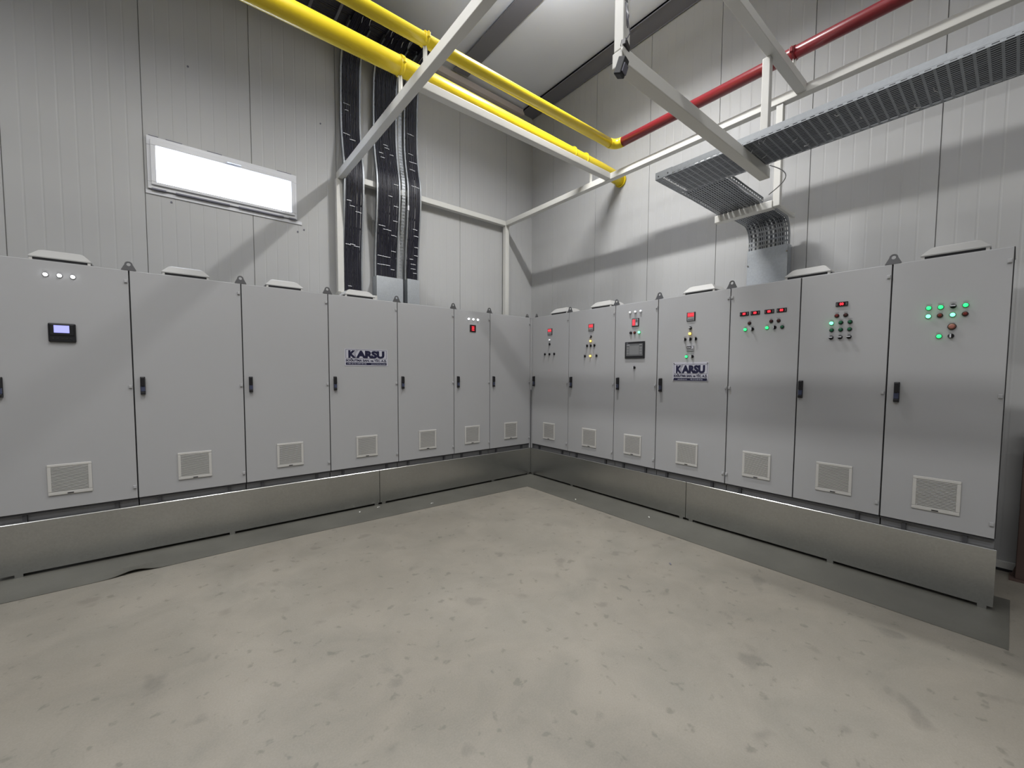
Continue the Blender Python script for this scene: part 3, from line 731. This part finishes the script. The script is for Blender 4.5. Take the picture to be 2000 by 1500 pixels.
# tray bend and the solid cover going down the wall behind the cabinets
bt = empty('tray_bend', (.35, -2.81, 3.315), 0, 'perforated tray bend turning down the right wall', 'cable tray')
Rb = .16; xv = .55; 
def bend(a):                                      # arc length to (x, z)
    if a < xv-Rb: return (a, -.005*a/.39)
    a -= xv-Rb; t = a/Rb
    if t < PI/2: return (xv-Rb+Rb*math.sin(t), -.005-Rb+Rb*math.cos(t))
    return (xv, -.005-Rb-(a-Rb*PI/2))
b = MB(); n_ = 19
L3, W3 = perforated(b, n_, 18, ((.050, .030), (.0225, .009)), lambda a, c: (bend(a)[0]*.92, -c, bend(a)[1]-.02), M['tray'], 1); b.build('tray_base', bt)
b = MB()
for y in (0, -W3):
    i_ = b.mi(M['tray']); pv = None
    for k in range(40):
        x, z = bend(L3*k/39); x2, z2 = x, z
        t = max(0, min(PI/2, (L3*k/39-(xv-Rb))/Rb)); nx, nz = math.sin(t)*.05, math.cos(t)*.05
        cur = (b.bm.verts.new((x*.92, y, z-.02)), b.bm.verts.new((x*.92+nx, y, z-.02+nz)))
        if pv: q = b.bm.faces.new((pv[0], cur[0], cur[1], pv[1])); q.material_index = i_
        pv = cur
b.build('side_rail', bt)
b = MB(); b.box(0, .003, -.41, .0, .9, 3.03, M['cover']); b.box(0, .10, -.41, -.4085, .9, 3.03, M['cover']); b.box(0, .10, -.0015, 0, .9, 3.03, M['cover'])
for y, z in ((-.012, 2.86), (-.40, 2.95), (-.012, 2.60), (-.4, 2.3)): b.cyl((0, y, z), (-.006, y, z), .008, M['chrome'], seg=10)
b.build('tray_cover', loc=(.835, -2.81, 0), label='plain galvanised cover on the tray going down behind the right row', cat='cover')
# cables lying in the trays
for k in range(11):
    x = W0+.035+k*.0385; j = random.uniform(-.004, .004)
    pts = [(x+.004*math.sin(i*1.7+k), -2.80-i*.35, TZ+.016+.001*math.sin(i+k)) for i in range(13)]
    b = MB(); b.tube(pts, .0145, M['cable'], 8); b.build('power_cable', label='black cable lying in the long perforated tray', cat='cable', group='cables in the long tray')
for k in range(10):
    y = -2.76-k*.0385
    pts = [(W1+.01+i*.11, y+.003*math.sin(i*1.3+k), TZ+.016-.02*max(0, i*.11-.2)) for i in range(8)]
    b = MB(); b.tube(pts, .0145, M['cable'], 8); b.build('power_cable', label='black cable lying in the short branch tray', cat='cable', group='cables in the branch tray')
for k in range(9):
    y = -2.84-k*.040; pts = []
    for i in range(26):
        a = L3*i/25; x, z = bend(a); t = max(0, min(PI/2, (a-(xv-Rb))/Rb)); pts.append((.35+x*.92+math.sin(t)*.018, y, 3.295+z+math.cos(t)*.018))
    b = MB(); b.tube(pts, .0145, M['cable'], 8, up=(0, 1, 0)); b.build('power_cable', label='black cable turning down the tray bend', cat='cable', group='cables in the tray bend')
# white ties hanging under the long tray
for k, (dx, y) in enumerate(((.02, -3.56), (.03, -3.60), (.2, -3.75), (.35, -3.78), (.30, -3.92), (.24, -4.10), (.08, -4.0), (.36, -4.35), (.22, -4.45), (.33, -4.52), (.12, -3.48), (.28, -3.52))):
    b = MB(); b.sweep([(0, 0, .02), (0, 0, -.002), (.01, .006, -.010), (.03, .004, -.014)], [(-.003, 0), (.003, 0), (.003, .001), (-.003, .001)], M['tie'], up=(0, 1, 0))
    b.build('cable_tie', loc=(W0+dx, y, TZ-.001), rotz=k*.7, label='white cable tie poking out under the long tray', cat='cable tie', group='ties under the long tray')
# grey loop of wire at the end of the tray arm
pts = [(-.42+.02*math.sin(t*PI), -3.46-.115*math.sin(t*PI), 3.36-.24*t) for t in [i/16 for i in range(17)]]
b = MB(); b.tube(pts, .004, M['silver'], 8); b.build('wire_loop', label='thin grey wire looping at the end of the tray arm', cat='wire')

# sensor with cable clutter on the left hanger
so = empty('wall_sensor', (-2.43, -3.455, 3.26), .25, 'small black sensor box with bracket hanging on the frame hanger', 'sensor')
b = MB(); b.box(-.032, .022, -.03, .012, -.075, .01, M['black'], .006, M4=Matrix.Rotation(.35, 4, 'X')); b.box(-.028, .018, -.036, -.03, -.06, -.02, M['rubbergrey'], M4=Matrix.Rotation(.35, 4, 'X')); b.build('sensor_box', so)
b = MB(); b.box(-.022, .012, -.006, .0, .0, .075, M['frame'], .002); b.cyl((-.005, -.012, .045), (-.005, .0, .045), .02, M['frame'], seg=14); b.box(-.02, .01, -.02, .0, .0, .006, M['silver']); b.build('bracket', so)
b = MB(); b.box(-.03, .03, -.018, .012, .075, .115, M['black'], .004, M4=Matrix.Rotation(.3, 4, 'Y')); b.build('junction_box', so)
b = MB()
b.tube([(.0, -.012, .09), (.02, -.03, .14), (.0, -.028, .19), (.012, -.022, .25), (0, -.02, .30), (-.02, -.02, .27), (-.012, -.024, .20), (.005, -.024, .16)], .003, M['rubbergrey'], 8)
b.tube([(-.03+.022*math.cos(t), -.022, .30+.022*math.sin(t)) for t in [2*PI*i/14 for i in range(15)]], .004, M['silver'], 8)
b.tube([(.0, -.02, .26), (.01, -.026, .22), (0, -.02, .17), (-.008, -.024, .22), (0, -.02, .28)], .004, M['silver'], 8); b.build('loose_cable', so)

# ---------------------------------------------------------------- vertical cable ladders on the left wall
YP = [(6.25, .10, 0), ]
def path(x, off=0., bot=2.45, hi=0.):
    P_ = [(.40, 6.02+hi), (.60, 6.035+hi), (.82, 6.0+hi), (.97, 5.86), (1.03, 5.65), (1.05, 5.2), (1.045, 4.9), (1.0, 4.62), (.95, 4.42), (.935, 4.25), (.945, 4.05), (.975, 3.8), (1.02, 3.5), (1.05, 3.2), (1.055, 2.9), (1.055, bot)]
    return [(x, y-off, z) for y, z in P_]
def smooth(P_, n=3):
    out = []
    for i in range(len(P_)-1):
        p0 = Vector(P_[max(i-1, 0)]); p1 = Vector(P_[i]); p2 = Vector(P_[i+1]); p3 = Vector(P_[min(i+2, len(P_)-1)])
        for k in range(n):
            t = k/n; out.append(.5*((2*p1)+(-p0+p2)*t+(2*p0-5*p1+4*p2-p3)*t*t+(-p0+3*p1-3*p2+p3)*t**3))
    out.append(Vector(P_[-1])); return out
def bundle(xs, rad, bot, label, group):
    for k, x in enumerate(xs):
        o = random.uniform(0, .006); b = MB(); ph = random.uniform(0, 6)
        pts = smooth([(px+.003*math.sin(pz*2+ph), py, pz) for px, py, pz in path(x, o, bot)])
        b.tube(pts, rad, M['cable'], 8, up=(1, 0, 0))
        b.build('power_cable', label=label, cat='cable', group=group)
bundle([-2.487+i*.0182 for i in range(12)], .0088, 2.45, 'black cable in the leftmost vertical bundle on the left wall', 'cables of the left vertical bundle')
bundle([-2.045+i*.0180 for i in range(16)], .0087, 2.45, 'black cable in the middle vertical bundle on the left wall', 'cables of the middle vertical bundle')
bundle([-1.585+i*.0182 for i in range(9)], .0088, 2.45, 'black cable in the right vertical bundle on the left wall', 'cables of the right vertical bundle')
def ladder(x0, x1, label, perf=None, bot=2.45):
    t = empty('cable_ladder', (x0, 1.10, bot), 0, label, 'cable ladder', 'vertical cable ladders on the left wall')
    for x in (x0, x1):
        b = MB(); pts = [Vector((p.x-x0, p.y+.028-1.10, p.z-bot)) for p in smooth(path(x, 0, bot))][3:]
        b.sweep(pts, [(-.027, -.010), (.027, -.010), (.027, .010), (.023, .010), (.023, -.006), (-.023, -.006), (-.023, .010), (-.027, .010)], M['tray'], up=(1, 0, 0), smooth=False); b.build('side_rail', t)
    for z in [2.7+.3*i for i in range(11)]:
        # rungs lie behind the cables
        yy = [p for p in smooth(path(0, 0, bot)) if p.z < 5.8]; p = min(yy, key=lambda q: abs(q.z-z))
        b = MB(); b.box(.008, x1-x0-.008, p.y+.018-1.10, p.y+.034-1.10, z-bot-.012, z-bot+.012, M['tray']); b.build('rung', t)
    return t
ladder(-2.512, -2.262, 'galvanised ladder rails holding the leftmost vertical cable bundle')
ladder(-2.070, -1.742, 'galvanised ladder rails holding the middle vertical cable bundle')
ladder(-1.612, -1.412, 'galvanised ladder rails holding the right vertical cable bundle')
# slotted strip between the middle and right runs
sl = MB(); nS = 64
def stp(a, c):
    ps = SP; zt = 5.6-a; 
    p = min(ps, key=lambda q: abs(q.z-zt)) ; i = ps.index(p); q2 = ps[min(i+1, len(ps)-1)] if p.z > zt else ps[max(i-1, 0)]
    tt = 0 if abs(q2.z-p.z) < 1e-6 else (zt-p.z)/(q2.z-p.z); y = p.y+(q2.y-p.y)*max(0, min(1, tt))
    return (-1.715+c, y-.012, zt)
SP = [p for p in smooth(path(0, 0, 2.45), 6) if p.z < 5.75]
perforated(sl, nS, 3, ((.045, .022), (.017, .008)), stp, M['tray'], 1)
sl.build('slotted_strip', label='slotted galvanised strip between middle and right cable bundles', cat='strip')
# cover plates at the feet of the middle and right runs
b = MB(); b.box(-2.085, -1.69, .975, .978, 2.3, 2.99, M['cover']); b.box(-2.085, -2.083, .978, 1.14, 2.3, 2.99, M['cover']); b.box(-1.692, -1.69, .978, 1.14, 2.3, 2.99, M['cover'])
b.build('cable_cover', label='wide bluish grey cover plate at the foot of the middle cable bundle', cat='cover')
b = MB(); b.box(-1.62, -1.425, .975, .978, 2.3, 3.01, M['cover']); b.box(-1.427, -1.425, .978, 1.14, 2.3, 3.01, M['cover']); b.box(-1.62, -1.618, .978, 1.14, 2.3, 3.01, M['cover'])
b.build('cable_cover', label='narrow grey cover plate at the foot of the right cable bundle', cat='cover')
b = MB(); b.box(0, .022, -.01, .02, 0, .07, M['tie'], .002); b.build('cable_marker', loc=(-1.64, .905, 3.98), label='small white marker tag between the middle and right cable bundles', cat='tag')
# white ties across the bundles
def ytie(z):
    p = min(SP, key=lambda q: abs(q.z-z)); return p.y
tie_spots = [(-2.49, -2.40, 5.22), (-2.47, -2.42, 5.14), (-2.50, -2.41, 4.82), (-2.42, -2.34, 4.76), (-2.49, -2.43, 3.92), (-2.45, -2.38, 3.86), (-2.37, -2.29, 3.80), (-2.49, -2.42, 3.36), (-2.43, -2.36, 3.37), (-2.38, -2.30, 3.35), (-2.46, -2.41, 2.80),
             (-2.03, -1.94, 5.1), (-1.95, -1.88, 4.86), (-1.93, -1.86, 4.82), (-2.02, -1.96, 4.72), (-2.0, -1.94, 4.66), (-1.86, -1.80, 4.74), (-2.05, -1.95, 3.70), (-1.98, -1.86, 3.66), (-2.05, -1.86, 3.29), (-2.05, -1.86, 3.17),
             (-1.84, -1.77, 4.3), (-1.84, -1.77, 4.0), (-1.92, -1.86, 4.12), (-1.84, -1.77, 3.80), (-1.86, -1.78, 3.60), (-1.85, -1.78, 3.38), (-1.85, -1.79, 3.12),
             (-1.58, -1.47, 5.15), (-1.57, -1.49, 4.86), (-1.56, -1.44, 4.74), (-1.57, -1.48, 4.62), (-1.57, -1.44, 4.36), (-1.53, -1.46, 3.75), (-1.51, -1.44, 3.66), (-1.49, -1.43, 3.50), (-1.49, -1.43, 3.38), (-1.56, -1.50, 3.32), (-1.54, -1.46, 3.25), (-1.54, -1.46, 3.18), (-1.50, -1.44, 3.12)]
for k, (x0, x1, z) in enumerate(tie_spots):
    y = ytie(z)-.017; L_ = x1-x0; b = MB(); j = random.uniform(-.008, .008)
    b.box(0, L_, -.002, 0, -.0035, .0035, M['tie'], M4=Matrix.Rotation(j*6+.02, 4, 'Y')); b.box(L_*.45, L_*.45+.008, -.006, -.002, -.005, .005, M['tie'])
    g = 0 if x1 < -2.2 else (1 if x1 < -1.7 else 2)
    b.build('cable_tie', loc=(x0, y, z), label='white tie across the %s vertical cable bundle' % ('leftmost', 'middle', 'right')[g], cat='cable tie', group='ties on the %s vertical bundle' % ('left', 'middle', 'right')[g])
# horizontal ladder tray above, where the cables turn away from the wall
ht = empty('cable_ladder', (-7.55, .42, 6.06), 0, 'dark cable ladder high up behind the yellow pipes', 'cable ladder')
for y in (0, .60):
    b = MB(); b.box(0, 6.0, y-.012, y+.012, 0, .09, M['purlin']); b.build('side_rail', ht)
for i in range(20):
    b = MB(); b.box(i*.3+.1, i*.3+.13, .012, .588, .0, .02, M['purlin']); b.build('rung', ht)
for k in range(24):
    y = .45+k*.0235; b = MB(); b.tube([(-7.55+i*.6, y+.006*math.sin(i*1.9+k), 6.095+.003*math.sin(i*2.3+k)) for i in range(11)], .0125, M['cable'], 8)
    b.build('power_cable', label='black cable lying on the high horizontal ladder', cat='cable', group='cables on the high ladder')
for k, (x, y) in enumerate(((-2.31, .46), (-2.40, .48), (-2.03, .46), (-1.98, .56), (-1.85, .54), (-1.78, .48))):
    b = MB(); b.sweep([(0, 0, 0), (.0, .03, -.004), (.01, .09, -.012)], [(-.003, 0), (.003, 0), (.003, .001), (-.003, .001)], M['tie']); b.build('cable_tie', loc=(x, y, 6.014), label='pale tie end under the cables near the ceiling', cat='cable tie', group='ties near the ceiling')

# brown steel stand at the right edge, beyond the last cabinet
b = MB(); b.box(.80, .90, -5.06, -4.905, 0.012, 1.22, M['rust'], .004); b.box(.76, .94, -5.10, -4.875, 0, .012, M['rust']); 
b.quad([(.85, -4.905, .012), (.85, -4.880, .012), (.85, -4.905, .10), (.85, -4.905, .0121)], M['rust'])
b.build('steel_stand', label='brown steel stand with foot plate at right edge beyond the last cabinet', cat='stand')
